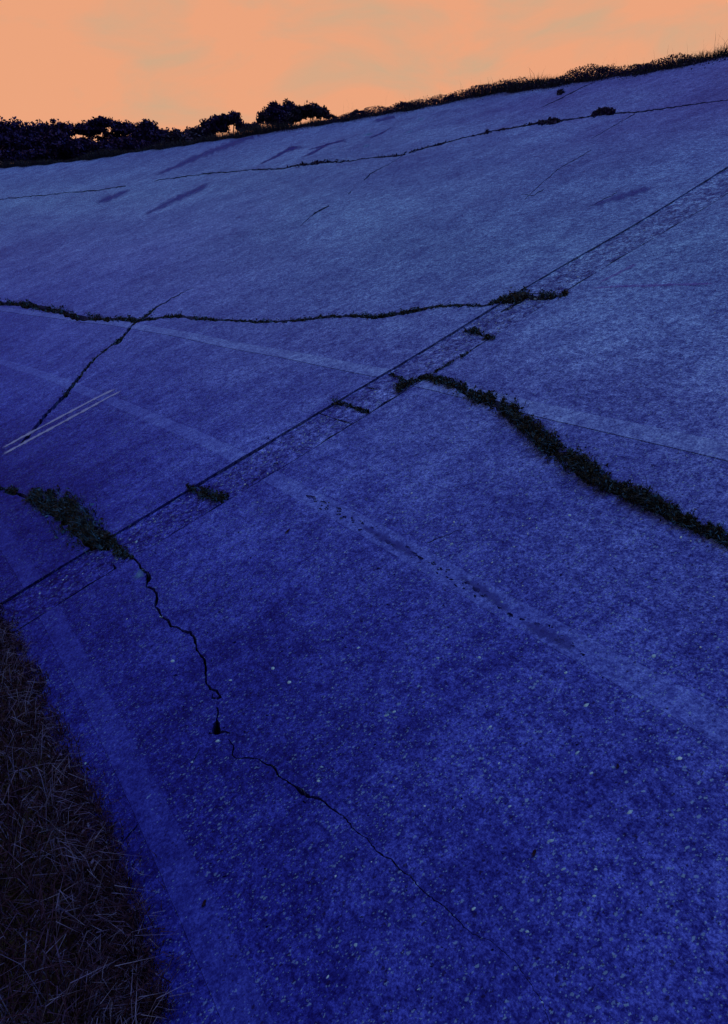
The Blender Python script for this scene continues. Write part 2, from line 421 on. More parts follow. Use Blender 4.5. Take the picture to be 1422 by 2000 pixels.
CR['short_b'] = ([(269, 1614, 1.5), (262, 1625, 3), (243, 1647, 3), (231, 1666, 3.4), (219, 1673, 2)], 5, 0.8)
CR['crest_line'] = ([(1060, 210, 1.0), (1100, 192, 1.8), (1130, 176, 2.0), (1158, 163, 1.4)], 5, 0.3)
CR['faint_a'] = ([(1025, 392, 0.7), (1050, 368, 1.3), (1088, 334, 1.3), (1155, 296, 1.0)], 6, 0.5)
CR['faint_b'] = ([(1155, 273, 0.8), (1200, 245, 1.3), (1240, 222, 1.4)], 6, 0.4)
CR['faint_c'] = ([(1018, 382, 0.8), (1040, 384, 1.6), (1062, 372, 1.2)], 5, 0.6)
CR['faint_d'] = ([(1150, 404, 0.8), (1175, 392, 1.8), (1205, 376, 1.2)], 5, 0.8)
CR['faint_e'] = ([(835, 1107, 1.0), (850, 1049, 0.8)], 8, 0.4)
CR['faint_f'] = ([(834, 1056, 1.0), (850, 1049, 2.2), (880, 1038, 1.2), (900, 1030, 0.8)], 5, 0.7)
CR.pop('faint_e')
CR['edge_gap'] = ([(978, 610, 4), (1004, 597, 4), (1030, 580, 5)], 5, 0.6)
CR['cross_a'] = ([(366, 956, 4), (385, 962, 4), (402, 969, 6), (420, 974, 6), (446, 973, 3)], 5, 0.8)
CR['cross_b'] = ([(652, 790, 3), (672, 792, 3), (690, 797, 3), (706, 806, 3), (722, 806, 2)], 5, 0.7)
CR['cross_c'] = ([(760, 731, 3), (776, 735, 4), (789, 741, 3), (801, 746, 3), (806, 753, 3)], 5, 0.6)
CR['cross_d'] = ([(908, 647, 4), (930, 648, 5), (942, 655, 4), (953, 661, 4), (966, 662, 3)], 5, 0.7)
CR['cross_e'] = ([(1033, 579, 8), (1050, 584, 6), (1075, 583, 6), (1097, 579, 6), (1108, 575, 3)], 5, 0.8)
CR['cross_f'] = ([(222, 1063, 6), (236, 1078, 8), (252, 1087, 5)], 5, 0.8)

QUADS = []       # every crack as little quads in (s, v)
TRACE = {}
for key, (pts, step, amp) in CR.items():
    p = np.array(fract(pts, step, amp))
    TRACE[key] = p
    d = np.gradient(p[:, :2], axis=0); d /= np.linalg.norm(d, axis=1, keepdims=True) + 1e-9
    nrm = np.stack([-d[:, 1], d[:, 0]], 1)
    a = on_bank(p[:, :2] + nrm * p[:, 2:3] * 0.5); b_ = on_bank(p[:, :2] - nrm * p[:, 2:3] * 0.5)
    for i in range(len(p) - 1):
        QUADS.append(np.array([a[i], a[i + 1], b_[i + 1], b_[i]]))
QUADS = np.array(QUADS)
QB0, QB1 = QUADS.min(1), QUADS.max(1)

# shallow broken-out patches (spalls) as ragged polygons
SP = []
def blob(cx, cy, rx, ry, rot=0.0, n=14, j=0.35):
    P = []
    for k in range(n):
        t_ = 2 * math.pi * k / n; r_ = random.uniform(1 - j, 1 + j)
        x_, y_ = rx * r_ * math.cos(t_), ry * r_ * math.sin(t_)
        P.append((cx + x_ * math.cos(rot) - y_ * math.sin(rot), cy + x_ * math.sin(rot) + y_ * math.cos(rot)))
    return P
for a in [(608, 970, 15, 6, .2), (632, 980, 9, 4, .4), (662, 992, 8, 4, .3), (738, 1043, 9, 4, .3), (758, 1056, 12, 6, .5), (768, 1062, 8, 5, .3), (797, 1066, 8, 4, .4), (808, 1078, 14, 6, .4), (822, 1086, 9, 5, .6),
          (914, 1133, 10, 5, .4), (932, 1146, 14, 7, .5), (950, 1158, 8, 4, .4), (976, 1182, 8, 4, .5), (996, 1196, 12, 7, .6), (1020, 1205, 9, 4, .2), (1050, 1215, 10, 6, .6), (1060, 1229, 8, 6, .4),
          (1094, 1248, 15, 8, .3), (1118, 1258, 8, 4, .3), (739, 1107, 7, 3, -.4), (1096, 1116, 5, 3, 0), (538, 905, 8, 4, -.4), (497, 937, 10, 3, -.5), (480, 948, 7, 3, -.5), (524, 862, 5, 3, -.5),
          (594, 1571, 6, 3, .5), (478, 1432, 5, 3, .1), (1044, 1670, 5, 3, -.7), (399, 1774, 8, 5, -.8), (439, 1718, 6, 3, -.2), (206, 1631, 4, 3, 0), (413, 1692, 5, 2, 0), (794, 1743, 3, 3, 0), (706, 1796, 7, 3, 0), (1206, 1501, 5, 3, -.4),
          (1014, 1747, 5, 3, -.3), (1127, 1456, 5, 3, -.3), (428, 1195, 5, 2.5, 0), (1048, 1780, 3, 2, 0), (565, 1262, 5, 3, -.5), (232, 1393, 3, 2, 0), (270, 1500, 0.1, 0.1, 0)][:-1]:
    SP.append(on_bank(blob(a[0], a[1], a[2] * 0.62, a[3] * 0.6, a[4])))
for k in range(90):
    f = random.random() ** 0.9; cx_ = 600 + 540 * f; cy_ = 968 + 0.545 * (cx_ - 600) + random.gauss(0, 7)
    if (f * 540) % 230 < 130: SP.append(on_bank(blob(cx_, cy_, random.uniform(1.5, 4.5), random.uniform(1, 2.6), random.uniform(-.3, .8), n=8)))
for k in range(60):
    SP.append(on_bank(blob(random.uniform(300, 1300), random.uniform(1000, 1900), random.uniform(1.5, 3.5), random.uniform(1, 2), random.uniform(-.7, .2), n=7)))
SB0 = np.array([p.min(0) for p in SP]); SB1 = np.array([p.max(0) for p in SP])

def in_poly(P, poly):
    x, y = P[:, 0], P[:, 1]
    ins = np.zeros(len(P), bool)
    n = len(poly); j = n - 1
    for i in range(n):
        xi, yi = poly[i]; xj, yj = poly[j]
        c = ((yi > y) != (yj > y)) & (x < (xj - xi) * (y - yi) / (yj - yi + 1e-15) + xi)
        ins ^= c; j = i
    return ins

def slab_mesh(name, s0, s1, v0, v1f, mat, dz, jag=0.0006, thick=0.052, tilt=(0, 0)):
    dist = math.hypot(max(0, s0 if s0 > 0 else 0), max(0, v0)) + 1.4
    es = min(0.30, 0.025 * max(1, dist / 2))
    def side(a, b_):
        n = max(2, int(np.linalg.norm(np.subtract(b_, a)) / es))
        t_ = np.linspace(0, 1, n, endpoint=False)[:, None]
        return np.array(a) * (1 - t_) + np.array(b_) * t_
    v1a, v1b = float(v1f(s0)), float(v1f(s1))
    top = side((s1, v1b), (s0, v1a)); top[:, 1] = v1f(top[:, 0])
    B = np.concatenate([side((s0, v0), (s1, v0)), side((s1, v0), (s1, v1b)), top, side((s0, v1a), (s0, v0))])
    B = B + RNG.normal(0, jag, B.shape)
    # chipped arrises
    for _ in range(int(len(B) * 0.02)):
        k = RNG.integers(len(B)); c = np.array([(s0 + s1) / 2, (v0 + v1a) / 2]); d_ = c - B[k]
        B[k] += d_ / (np.linalg.norm(d_) + 1e-9) * RNG.uniform(0.001, 0.006) * (1 if jag > 0.0008 else 0)
    lo, hi = B.min(0), B.max(0)
    gs = max(0.05, min(0.5, 0.06 * dist)) if min(s1 - s0, v1a - v0) > 0.5 else 0.06
    gx, gy = np.meshgrid(np.arange(s0 + gs / 2, s1, gs), np.arange(v0 + gs / 2, max(v1a, v1b), gs))
    G = np.stack([gx.ravel(), gy.ravel()], 1) + RNG.normal(0, gs * 0.12, (gx.size, 2))
    G = G[in_poly(G, B)]
    pts = [B]; edges = [np.stack([np.arange(len(B)), np.roll(np.arange(len(B)), -1)], 1)]
    off = len(B)
    qs = np.nonzero(((QB1 > lo) & (QB0 < hi)).all(1))[0]
    sps = [k for k in range(len(SP)) if (SB1[k] > lo).all() and (SB0[k] < hi).all()]
    for k in qs:
        pts.append(QUADS[k]); edges.append(np.array([[0, 1], [1, 2], [2, 3], [3, 0]]) + off); off += 4
    for k in sps:
        n = len(SP[k]); pts.append(SP[k]); edges.append(np.stack([np.arange(n), np.roll(np.arange(n), -1)], 1) + off); off += n
    pts.append(G)
    Pn = np.concatenate(pts); En = np.concatenate(edges)
    r = delaunay_2d_cdt([Vector((float(a), float(b_))) for a, b_ in Pn], [tuple(int(q) for q in e_) for e_ in En], [], 0, 1e-6, False)
    V2 = np.array([(p.x, p.y) for p in r[0]]); T = np.array([f for f in r[2] if len(f) == 3])
    cen = V2[T].mean(1)
    keep = in_poly(cen, B)
    for k in qs:
        m_ = ((cen >= QB0[k]) & (cen <= QB1[k])).all(1) & keep
        if m_.any():
            ii = np.nonzero(m_)[0]
            keep[ii[in_poly(cen[ii], QUADS[k])]] = False
    low = np.zeros(len(T), bool)
    for k in sps:
        m_ = ((cen >= SB0[k]) & (cen <= SB1[k])).all(1) & keep
        if m_.any():
            ii = np.nonzero(m_)[0]
            low[ii[in_poly(cen[ii], SP[k])]] = True
    def height(S, V):
        return dz + tilt[0] * (S - s0) + tilt[1] * (V - v0)
    Vs, Fs, UV, MI = [], [], [], []
    base = 0
    for sel, drop, mi in ((keep & ~low, 0.0, 0), (keep & low, -0.004, 1)):
        if not sel.any(): continue
        Tk = T[sel]
        ar = np.cross(V2[Tk[:, 1]] - V2[Tk[:, 0]], V2[Tk[:, 2]] - V2[Tk[:, 0]])
        Tk = np.where(ar[:, None] < 0, Tk[:, ::-1], Tk)[np.abs(ar) > 1e-10]
        used, inv_ = np.unique(Tk, return_inverse=True); Tk = inv_.reshape(-1, 3)
        P2 = V2[used]
        h = height(P2[:, 0], P2[:, 1]) + drop + (RNG.normal(0, 0.0015, len(P2)) if mi else 0)
        Vs.append(pos(P2[:, 0], P2[:, 1], h)); UV.append(P2)
        # (s, v) handedness: flip so normals point up
        Fs.append(Tk[:, ::-1] + base); MI.append(np.full(len(Tk), mi))
        nv = len(P2)
        if mi == 0:
            E_ = np.concatenate([Tk[:, [0, 1]], Tk[:, [1, 2]], Tk[:, [2, 0]]])
            key_ = E_.min(1) * (nv + 1) + E_.max(1)
            u_, fi, cn = np.unique(key_, return_index=True, return_counts=True)
            be = E_[fi[cn == 1]]
            bu, bi = np.unique(be, return_inverse=True); bi = bi.reshape(-1, 2)
            Vs.append(pos(P2[bu, 0], P2[bu, 1], h[bu] - thick)); UV.append(P2[bu] + 0.02)
            q4 = np.stack([be[:, 0] + base, be[:, 1] + base, bi[:, 1] + base + nv, bi[:, 0] + base + nv], 1)
            Fs.append(q4); MI.append(np.full(len(q4), 1)); nv += len(bu)
        base += nv
    return np_mesh(name, np.concatenate(Vs), Fs, [mat, M['spall']], uv=np.concatenate(UV), midx=np.concatenate(MI))

banking = empty('concrete_banking', (0, 0, 0), 'weathered blue concrete banked track rising to the overgrown crest', None, None, 'structure')
SLABS = []
def add_slab(name, s0, s1, v0, v1, mat, dz, label=None, **k):
    v1f = v1 if callable(v1) else (lambda s, c=v1: np.full_like(np.asarray(s, float), c))
    me = slab_mesh(name, s0, s1, v0, v1f, mat, dz, **k)
    o = link(name, me, banking)
    if label: o['label'] = label
    SLABS.append((s0, s1, v0, float(v1f((s0 + s1) / 2)), o, dz))
    return o
cr_f = lambda s: crest(s)
cols = [(-9.0, -4.6, 0.0), (-4.593, -0.9, 0.003), (-0.893, 3.135, 0.0), (3.463, 12.6, 0.009), (12.604, 19.2, 0.008), (19.21, 26.0, 0.0), (26.01, 34.0, 0.004)]
rows = [(0.135, 0.2662), (0.3468, 1.3912), (1.4748, 2.3652), (2.4588, None)]
bands = [(0.2645, 0.3485), (1.3895, 1.4765), (2.3635, 2.4605)]
for ci, (a, b_, dz) in enumerate(cols):
    for ri, (v0, v1) in enumerate(rows):
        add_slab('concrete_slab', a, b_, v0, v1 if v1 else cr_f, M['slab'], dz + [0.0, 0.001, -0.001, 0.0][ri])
    for bi_, (v0, v1) in enumerate(bands):
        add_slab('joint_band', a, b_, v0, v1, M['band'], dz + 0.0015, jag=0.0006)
# the narrow radial infill strip, in separate pours
fs = [0.14, 0.63, 1.185, 1.95, 2.27, 2.93, 3.55, 5.6, 8.2]
for k, (v0, v1) in enumerate(zip(fs, fs[1:] + [None])):
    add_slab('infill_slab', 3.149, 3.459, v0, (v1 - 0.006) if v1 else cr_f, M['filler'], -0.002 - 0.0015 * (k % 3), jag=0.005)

# stones set in the concrete
def stone_mesh(n, s, v, r, asp, rot, hgt, k=7):
    th = np.linspace(0, 2 * np.pi, k, endpoint=False)
    rr = r[:, None] * RNG.uniform(0.75, 1.2, (n, k))
    ds = rr * np.cos(th)[None]; dv = rr * np.sin(th)[None] * asp[:, None]
    c, s_ = np.cos(rot)[:, None], np.sin(rot)[:, None]
    a = ds * c - dv * s_; b_ = ds * s_ + dv * c
    ring0 = pos(s[:, None] + a, v[:, None] + b_, hgt[0][:, None] * np.ones((1, k)))
    ring1 = pos(s[:, None] + a * 0.62, v[:, None] + b_ * 0.62, hgt[1][:, None] * np.ones((1, k)))
    top = pos(s, v, hgt[2])[:, None]
    V = np.concatenate([ring0, ring1, top], 1)
    o = np.arange(n)[:, None] * (2 * k + 1)
    i = np.arange(k); j = (i + 1) % k
    q = np.stack([i, j, j + k, i + k], 1)[None] + o[:, :, None]
    t_ = np.stack([i + k, j + k, np.full(k, 2 * k)], 1)[None] + o[:, :, None]
    return V.reshape(-1, 3), [q.reshape(-1, 4), t_.reshape(-1, 3)]
def slab_of(s, v):
    best = None
    for (a, b_, v0, v1, o, dz) in SLABS:
        if a - 0.02 <= s <= b_ + 0.02 and v0 - 0.01 <= v <= v1 + 0.01: best = (o, dz)
    return best or (SLABS[0][4], 0.0)
n = 5200
s = RNG.uniform(-0.3, 3.1, n); v = RNG.uniform(0.3, 3.6, n) ** 1.0
cl = np.array([mnoise.noise(Vector((a * 1.6, b_ * 1.6, 3.3))) for a, b_ in zip(s, v)])
k_ = RNG.uniform(-0.5, 0.6, n) < cl
s, v = s[k_], v[k_]; n = len(s)
r = RNG.gamma(1.6, 0.0009, n) + 0.0012
V, Fc = stone_mesh(n, s, v, r, RNG.uniform(0.5, 1, n), RNG.uniform(0, 6.3, n), (np.full(n, -0.002), r * 0.18, r * 0.28))
tag(link('aggregate_stones', np_mesh('aggregate_stones', V, Fc, M['stone']), banking), 'small pale stones showing in the worn concrete surface', None, None, 'stuff')
n = 1500
s = RNG.uniform(3.165, 3.44, n); v = RNG.uniform(0.3, 5.2, n); r = RNG.gamma(1.8, 0.0011, n) + 0.0013
V, Fc = stone_mesh(n, s, v, r, RNG.uniform(0.5, 1, n), RNG.uniform(0, 6.3, n), (np.full(n, -0.01), -0.004 + r * 0.3, -0.003 + r * 0.5))
tag(link('aggregate_stones', np_mesh('aggregate_stones_strip', V, Fc, M['stone']), banking), 'coarse pale stones exposed in the radial infill strip', None, None, 'stuff')
for (px, py, rp) in [(1230, 1588, 8), (1075, 1645, 8), (1145, 1377, 7), (565, 1332, 5), (925, 1778, 6), (1100, 1700, 7), (533, 1304, 5), (1127, 1472, 6), (936, 1281, 5), (1105, 1312, 4), (1163, 1700, 5), (755, 1398, 6), (770, 1391, 4), (1160, 1752, 5), (337, 1290, 5),
                     (450, 1328, 4), (167, 1492, 4), (1030, 1822, 5), (1155, 1512, 5), (1278, 1278, 6), (958, 1420, 4), (980, 1170, 4), (1113, 1001, 4), (1290, 1725, 4), (995, 1578, 4), (1210, 1735, 3), (628, 1502, 4), (622, 1530, 4), (375, 1492, 3), (425, 1450, 5), (700, 1262, 4), (855, 1282, 4)]:
    ring = on_bank(blob(px, py, rp * random.uniform(0.95, 1.3), rp * random.uniform(0.5, 0.75), random.uniform(-0.7, 0.1), n=9, j=0.2))
    c_ = ring.mean(0); par, dz = slab_of(*c_); size_ = float(np.ptp(ring[:, 0])) * 0.5
    inner = c_ + (ring - c_) * 0.68
    V = np.concatenate([pos(ring[:, 0], ring[:, 1], dz - 0.003), pos(inner[:, 0], inner[:, 1], dz + size_ * 0.10), pos(c_[:1], c_[1:], dz + size_ * 0.14)])
    i9 = np.arange(9); j9 = (i9 + 1) % 9
    Fc = [np.stack([i9, j9, j9 + 9, i9 + 9], 1), np.stack([i9 + 9, j9 + 9, np.full(9, 18)], 1)]
    link('stone', np_mesh('stone', V, Fc, M['bigstone'], smooth=True), par)

# ------------------------------------------------------------------ paint and stains on the concrete
def stroke(name, pts, mat, label, cat, group=None, h=0.003, jit=0.0, top=False):
    p = np.array(fract(pts, 6, jit)); d = np.gradient(p[:, :2], axis=0); d /= np.linalg.norm(d, axis=1, keepdims=True) + 1e-9
    nrm = np.stack([-d[:, 1], d[:, 0]], 1)
    rows_ = []
    for f in (-0.62, -0.3, 0.0, 0.3, 0.62):
        rows_.append(on_bank(p[:, :2] + nrm * p[:, 2:3] * f))
    A = np.stack(rows_, 1); n0 = len(p)
    dz = np.array([slab_of(*a)[1] for a in A[:, 1]])[:, None] + h
    P = pos(A[..., 0], A[..., 1], dz)
    idx = np.arange(n0 * 5).reshape(n0, 5)
    q = np.stack([idx[:-1, :-1], idx[:-1, 1:], idx[1:, 1:], idx[1:, :-1]], -1).reshape(-1, 4)
    me = np_mesh(name, P.reshape(-1, 3), [q], mat, uv=A.reshape(-1, 2), smooth=True)
    at = me.attributes.new('edge', 'FLOAT', 'POINT')
    ed = np.tile(np.array([-0.3, 0.7, 1.1, 0.7, -0.3], np.float32), n0).reshape(n0, 5)
    tpr = np.minimum(1, np.minimum(np.arange(n0), np.arange(n0)[::-1]) / 3.0)[:, None]
    at.data.foreach_set('value', (ed * tpr - 0.3 * (1 - tpr)).astype(np.float32).ravel())
    o = link(name, me)
    return tag(o, label, cat, group)
stroke('painted_line', [(0, 879, 5), (60, 847, 5), (127, 812, 5), (180, 784, 4), (230, 759, 4)], M['white_paint'], 'upper of two short white painted lines running uphill at the left', 'painted line', 'pair of worn white painted lines')
stroke('painted_line', [(0, 892, 5), (60, 860, 5), (127, 825, 5), (185, 794, 4), (243, 762, 4)], M['white_paint'], 'lower of two short white painted lines running uphill at the left', 'painted line', 'pair of worn white painted lines')
g_ = 'faded graffiti strokes high on the bank'
stroke('paint_stroke', [(500, 325, 3), (540, 306, 5), (565, 292, 8), (590, 287, 14), (592, 278, 5)], M['dark_paint'], 'dark hooked paint smear above the upper crack, leftmost of the graffiti', 'graffiti', g_)
stroke('paint_stroke', [(585, 312, 3), (610, 301, 5), (640, 284, 5), (672, 276, 6), (682, 284, 10)], M['dark_paint'], 'dark bent paint stroke in the middle of the faded graffiti', 'graffiti', g_)
stroke('paint_stroke', [(596, 296, 2), (620, 290, 4), (650, 281, 3)], M['dark_paint'], 'short thin dark paint stroke crossing the bent one', 'graffiti', g_)
stroke('paint_stroke', [(716, 274, 2), (745, 262, 4), (765, 250, 3), (775, 246, 2)], M['dark_paint'], 'dark curved paint stroke, rightmost dark one of the graffiti', 'graffiti', g_)
stroke('paint_stroke', [(700, 291, 4), (715, 287, 5), (727, 283, 4)], M['cyan_paint'], 'small cyan paint dash just above the upper crack', 'graffiti', g_)
stroke('paint_stroke', [(646, 297, 4), (655, 290, 5), (664, 284, 4)], M['cyan_paint'], 'cyan paint dash beneath the bent dark stroke', 'graffiti', g_)
stroke('paint_stroke', [(785, 262, 4), (800, 258, 5), (812, 253, 4)], M['cyan_paint'], 'cyan paint dash right of the curved dark stroke', 'graffiti', g_)
stroke('paint_stroke', [(808, 239, 4), (822, 234, 5), (835, 229, 5)], M['cyan_paint'], 'brightest cyan paint dash, highest of the graffiti', 'graffiti', g_)
stroke('paint_stroke', [(700, 268, 3), (722, 264, 4), (735, 260, 3)], M['cyan_paint'], 'faint cyan paint dash below the grassy crest', 'graffiti', g_)
stroke('paint_stroke', [(870, 209, 2), (880, 205, 3), (892, 201, 2)], M['white_paint'], 'tiny white paint dash just beneath the crest weeds', 'graffiti', g_)
stroke('paint_stroke', [(1150, 567, 5), (1200, 563, 5), (1300, 560, 6), (1400, 558, 5)], M['purple_paint'], 'faded purple paint line near the right, running level', 'graffiti', 'faded purple paint lines')
stroke('paint_stroke', [(1160, 560, 4), (1200, 540, 5), (1250, 515, 5)], M['purple_paint'], 'faded purple paint line near the right, running uphill', 'graffiti', 'faded purple paint lines')
st = 'dark damp streaks on the upper bank'
stroke('damp_streak', [(275, 425, 6), (315, 405, 12), (350, 388, 15), (385, 373, 12), (415, 355, 6)], M['damp'], 'broad dark streak below the upper crack at the left', 'stain', st)
stroke('damp_streak', [(1150, 405, 5), (1200, 388, 12), (1235, 378, 16), (1280, 366, 8)], M['damp'], 'ragged dark streak near the right below the faint cracks', 'stain', st)
stroke('damp_streak', [(180, 400, 5), (220, 386, 14), (260, 370, 6)], M['damp'], 'small dark streak at the far left under the upper crack', 'stain', st)
stroke('damp_streak', [(300, 345, 5), (380, 310, 12), (470, 275, 12), (540, 256, 5)], M['damp'], 'long dark streak just beneath the crest grass at the left', 'stain', st)
stroke('damp_streak', [(720, 240, 5), (800, 222, 16), (900, 200, 12), (960, 190, 5)], M['damp'], 'dark streak below the weeds in the middle of the crest', 'stain', st)
stroke('bare_patch', [(258, 1138, 12), (272, 1126, 22), (284, 1112, 10)], M['pale_patch'], 'pale bare patch beside the top of the zigzag crack', 'stain')
stroke('bare_patch', [(742, 1402, 5), (757, 1396, 10), (774, 1389, 6)], M['pale_patch'], 'small pale scuffed patch in the open lower slab', 'stain')
for a_, lab_ in [([(700, 1022, 4), (740, 1044, 16), (775, 1062, 20), (815, 1084, 10)], 'dark worn patch on the smooth joint, nearest the infill strip'), ([(895, 1120, 6), (935, 1142, 24), (975, 1172, 20), (1000, 1195, 8)], 'dark worn patch in the middle of the smooth joint'),
                 ([(1015, 1205, 6), (1050, 1225, 26), (1100, 1250, 26), (1130, 1265, 8)], 'dark worn patch on the smooth joint nearest the right edge')]:
    stroke('worn_patch', a_, M['damp'], lab_, 'stain', 'dark worn patches along the smooth joint')
stroke('damp_streak', [(500, 905, 10), (515, 912, 18), (530, 918, 8)], M['damp'], 'dark spot on the infill strip above the smooth joint', 'stain')

# ------------------------------------------------------------------ vegetation helpers
def blades(root, up, h, w, lean, leandir, rnd=0.25):
    """bent grass blades, 3 triangles each"""
    n = len(root)
    side = np.cross(up, RNG.normal(0, 1, (n, 3))); side /= np.linalg.norm(side, axis=1, keepdims=True) + 1e-9
    d = leandir + RNG.normal(0, rnd, (n, 3)); d /= np.linalg.norm(d, axis=1, keepdims=True) + 1e-9
    h = h[:, None]; w = w[:, None]; lean = lean[:, None]
    mid = root + up * h * 0.6 + d * h * lean * 0.35
    tip = root + up * h * (1 - 0.45 * np.minimum(lean, 1.6)) + d * h * lean
    V = np.stack([root - side * w, root + side * w, mid - side * w * 0.75, mid + side * w * 0.75, tip], 1)
    o = np.arange(n)[:, None] * 5
    q = np.array([[0, 1, 3, 2]]) + o; t_ = np.array([[2, 3, 4]]) + o
    return V.reshape(-1, 3), [q, t_]
def leaves(c, size, flat=0.0):
    """small folded leaf quads with random facing"""
    n = len(c)
    a = RNG.normal(0, 1, (n, 3)); a[:, 2] *= (1 - flat); a /= np.linalg.norm(a, axis=1, keepdims=True)
    b_ = np.cross(a, RNG.normal(0, 1, (n, 3))); b_ /= np.linalg.norm(b_, axis=1, keepdims=True)
    s_ = size[:, None]
    V = np.stack([c - a * s_, c + b_ * s_ * 0.5, c + a * s_, c - b_ * s_ * 0.5], 1)
    q = np.arange(n)[:, None] * 4 + np.array([[0, 1, 2, 3]])
    return V.reshape(-1, 3), [q]
def merge(parts):
    Vs, Q, T_ = [], [], []; off = 0
    for V, fs_ in parts:
        for f in fs_:
            (Q if f.shape[1] == 4 else T_).append(f + off)
        Vs.append(V); off += len(V)
    out = []
    if Q: out.append(np.concatenate(Q))
    if T_: out.append(np.concatenate(T_))
    return np.concatenate(Vs), out
def unit(n_, v_):
    return np.tile(np.array(v_, float), (n_, 1))
UPHILL = lambda s, v: normal_at(s, v)

def crack_growth(name, pts, per_px, hmul, label, cat='grass', spread=0.6, leafy=0.5, mat='weed', kind='stuff', up_bias=0.0):
    """pts (x, y, width, height_m) along the crack in photo pixels"""
    parts_pts = []
    for (x0, y0, w0, h0), (x1, y1, w1, h1) in zip(pts[:-1], pts[1:]):
        Ln = math.hypot(x1 - x0, y1 - y0); n = max(3, int(Ln * per_px * (0.5 + (w0 + w1) / 16)))
        t_ = RNG.uniform(0, 1, n); off = RNG.normal(0, 0.5, n) * spread
        nx, ny = -(y1 - y0) / (Ln + 1e-6), (x1 - x0) / (Ln + 1e-6)
        w_ = w0 + (w1 - w0) * t_
        parts_pts.append(np.stack([x0 + (x1 - x0) * t_ + nx * off * w_, y0 + (y1 - y0) * t_ + ny * off * w_, h0 + (h1 - h0) * t_], 1))
    P = np.concatenate(parts_pts)
    # clumpy: drop by noise
    cl = np.array([mnoise.noise(Vector((a / 14, b_ / 14, 1.7))) for a, b_, _ in P])
    P = P[RNG.uniform(-0.55, 0.35, len(P)) < cl * 1.3 + 0.02]
    cl = np.array([mnoise.noise(Vector((a / 14, b_ / 14, 1.7))) for a, b_, _ in P])
    sv = on_bank(P[:, :2])
    n = len(sv); hh = P[:, 2] * RNG.uniform(0.4, 1.2, n) * (0.8 + 0.8 * cl)
    nl = RNG.uniform(0, 1, n) < leafy
    root = pos(sv[:, 0], sv[:, 1], -0.02 * np.ones(n)); nr = normal_at(sv[:, 0], sv[:, 1]); up = nr * 0.5 + np.array([0, 0, 0.5]); up /= np.linalg.norm(up, axis=1, keepdims=True)
    mesh_parts = []
    i = ~nl
    if i.any():
        k = int(i.sum())
        mesh_parts.append(blades(root[i], up[i], (hh[i] + 0.02) * 1.25, RNG.uniform(0.0008, 0.002, k) * (0.5 + np.linalg.norm(root[i], axis=1) / 5), RNG.uniform(0.1, 1.2, k), RNG.normal(0, 1, (k, 3)) * [1, 1, 0.2]))
    if nl.any():
        k = int(nl.sum())
        c = root[nl] + up[nl] * ((0.022 + hh[nl] * RNG.uniform(0.1, 0.9, k))[:, None])
        mesh_parts.append(leaves(c, RNG.uniform(0.003, 0.011, k) * (0.5 + np.linalg.norm(c, axis=1) / 6) * hmul))
    V, Fc = merge(mesh_parts)
    o = link(name, np_mesh(name, V, Fc, M[mat]))
    tag(o, label, cat, None, kind)
    return o

crack_growth('crack_weeds', [(820, 742, 8, .012), (839, 739, 14, .015), (881, 753, 20, .02), (919, 770, 24, .025), (953, 781, 24, .028), (987, 795, 30, .035), (1016, 817, 34, .04), (1046, 843, 34, .04), (1080, 874, 36, .04), (1122, 899, 38, .04),
    (1156, 925, 40, .04), (1185, 943, 32, .03), (1206, 953, 20, .02), (1232, 960, 36, .035), (1265, 977, 32, .035), (1287, 988, 26, .03), (1340, 1013, 24, .03), (1440, 1058, 20, .03)], 9, 1.0,
    'thick dark weeds filling the wide crack that runs down to the right', 'weeds', leafy=0.6, spread=0.48)
crack_growth('crack_grass', [(-30, 588, 10, .03), (60, 598, 12, .03), (125, 610, 14, .035), (142, 618, 14, .03), (205, 624, 12, .03), (265, 628, 10, .02), (319, 622, 6, .012), (353, 618, 10, .022), (374, 622, 10, .02), (416, 626, 6, .012), (463, 628, 6, .012), (543, 627, 6, .012),
    (627, 618, 8, .016), (691, 614, 9, .02), (734, 619, 9, .018), (776, 613, 9, .015), (848, 601, 8, .013), (945, 601, 7, .012), (974, 592, 10, .016), (1004, 585, 18, .03), (1033, 577, 18, .03), (1075, 582, 10, .018), (1097, 577, 12, .02), (1110, 574, 6, .01)], 6, 1.0,
    'dark grass and moss along the long level crack in the middle', leafy=0.45)
crack_growth('corner_grass', [(0, 955, 6, .015), (50, 968, 20, .025), (110, 990, 50, .04), (140, 1015, 56, .045), (165, 1040, 56, .05), (190, 1055, 40, .045), (215, 1060, 24, .03), (228, 1064, 14, .02)], 11, 1.2,
    'shaggy dark grass tuft in the open joint at the left edge', leafy=0.3)
crack_growth('joint_moss', [(225, 1072, 16, .008), (238, 1080, 20, .01), (252, 1088, 10, .006), (262, 1093, 4, .004)], 12, 0.8, 'brownish moss at the top end of the zigzag crack', 'moss', leafy=0.7)
crack_growth('joint_grass', [(366, 954, 6, .012), (385, 960, 12, .02), (402, 967, 18, .028), (424, 974, 16, .025), (448, 970, 8, .02)], 9, 0.9, 'small grass tuft crossing the infill strip at its lower end')
crack_growth('joint_grass', [(640, 787, 6, .006), (655, 786, 14, .012), (670, 789, 6, .01), (700, 800, 6, .008), (722, 806, 4, .006)], 7, 0.9, 'sparse moss on the infill strip left of the middle')
crack_growth('joint_grass', [(762, 730, 5, .01), (789, 741, 8, .01), (776, 764, 14, .015), (795, 753, 10, .015), (815, 743, 8, .012), (835, 737, 8, .012)], 7, 0.9, 'mossy clump where the infill strip meets the weedy crack')
crack_growth('joint_grass', [(850, 728, 3, .004), (880, 712, 5, .008), (905, 697, 5, .008), (925, 683, 3, .004)], 5, 0.8, 'thin line of moss on the lower edge of the infill strip')
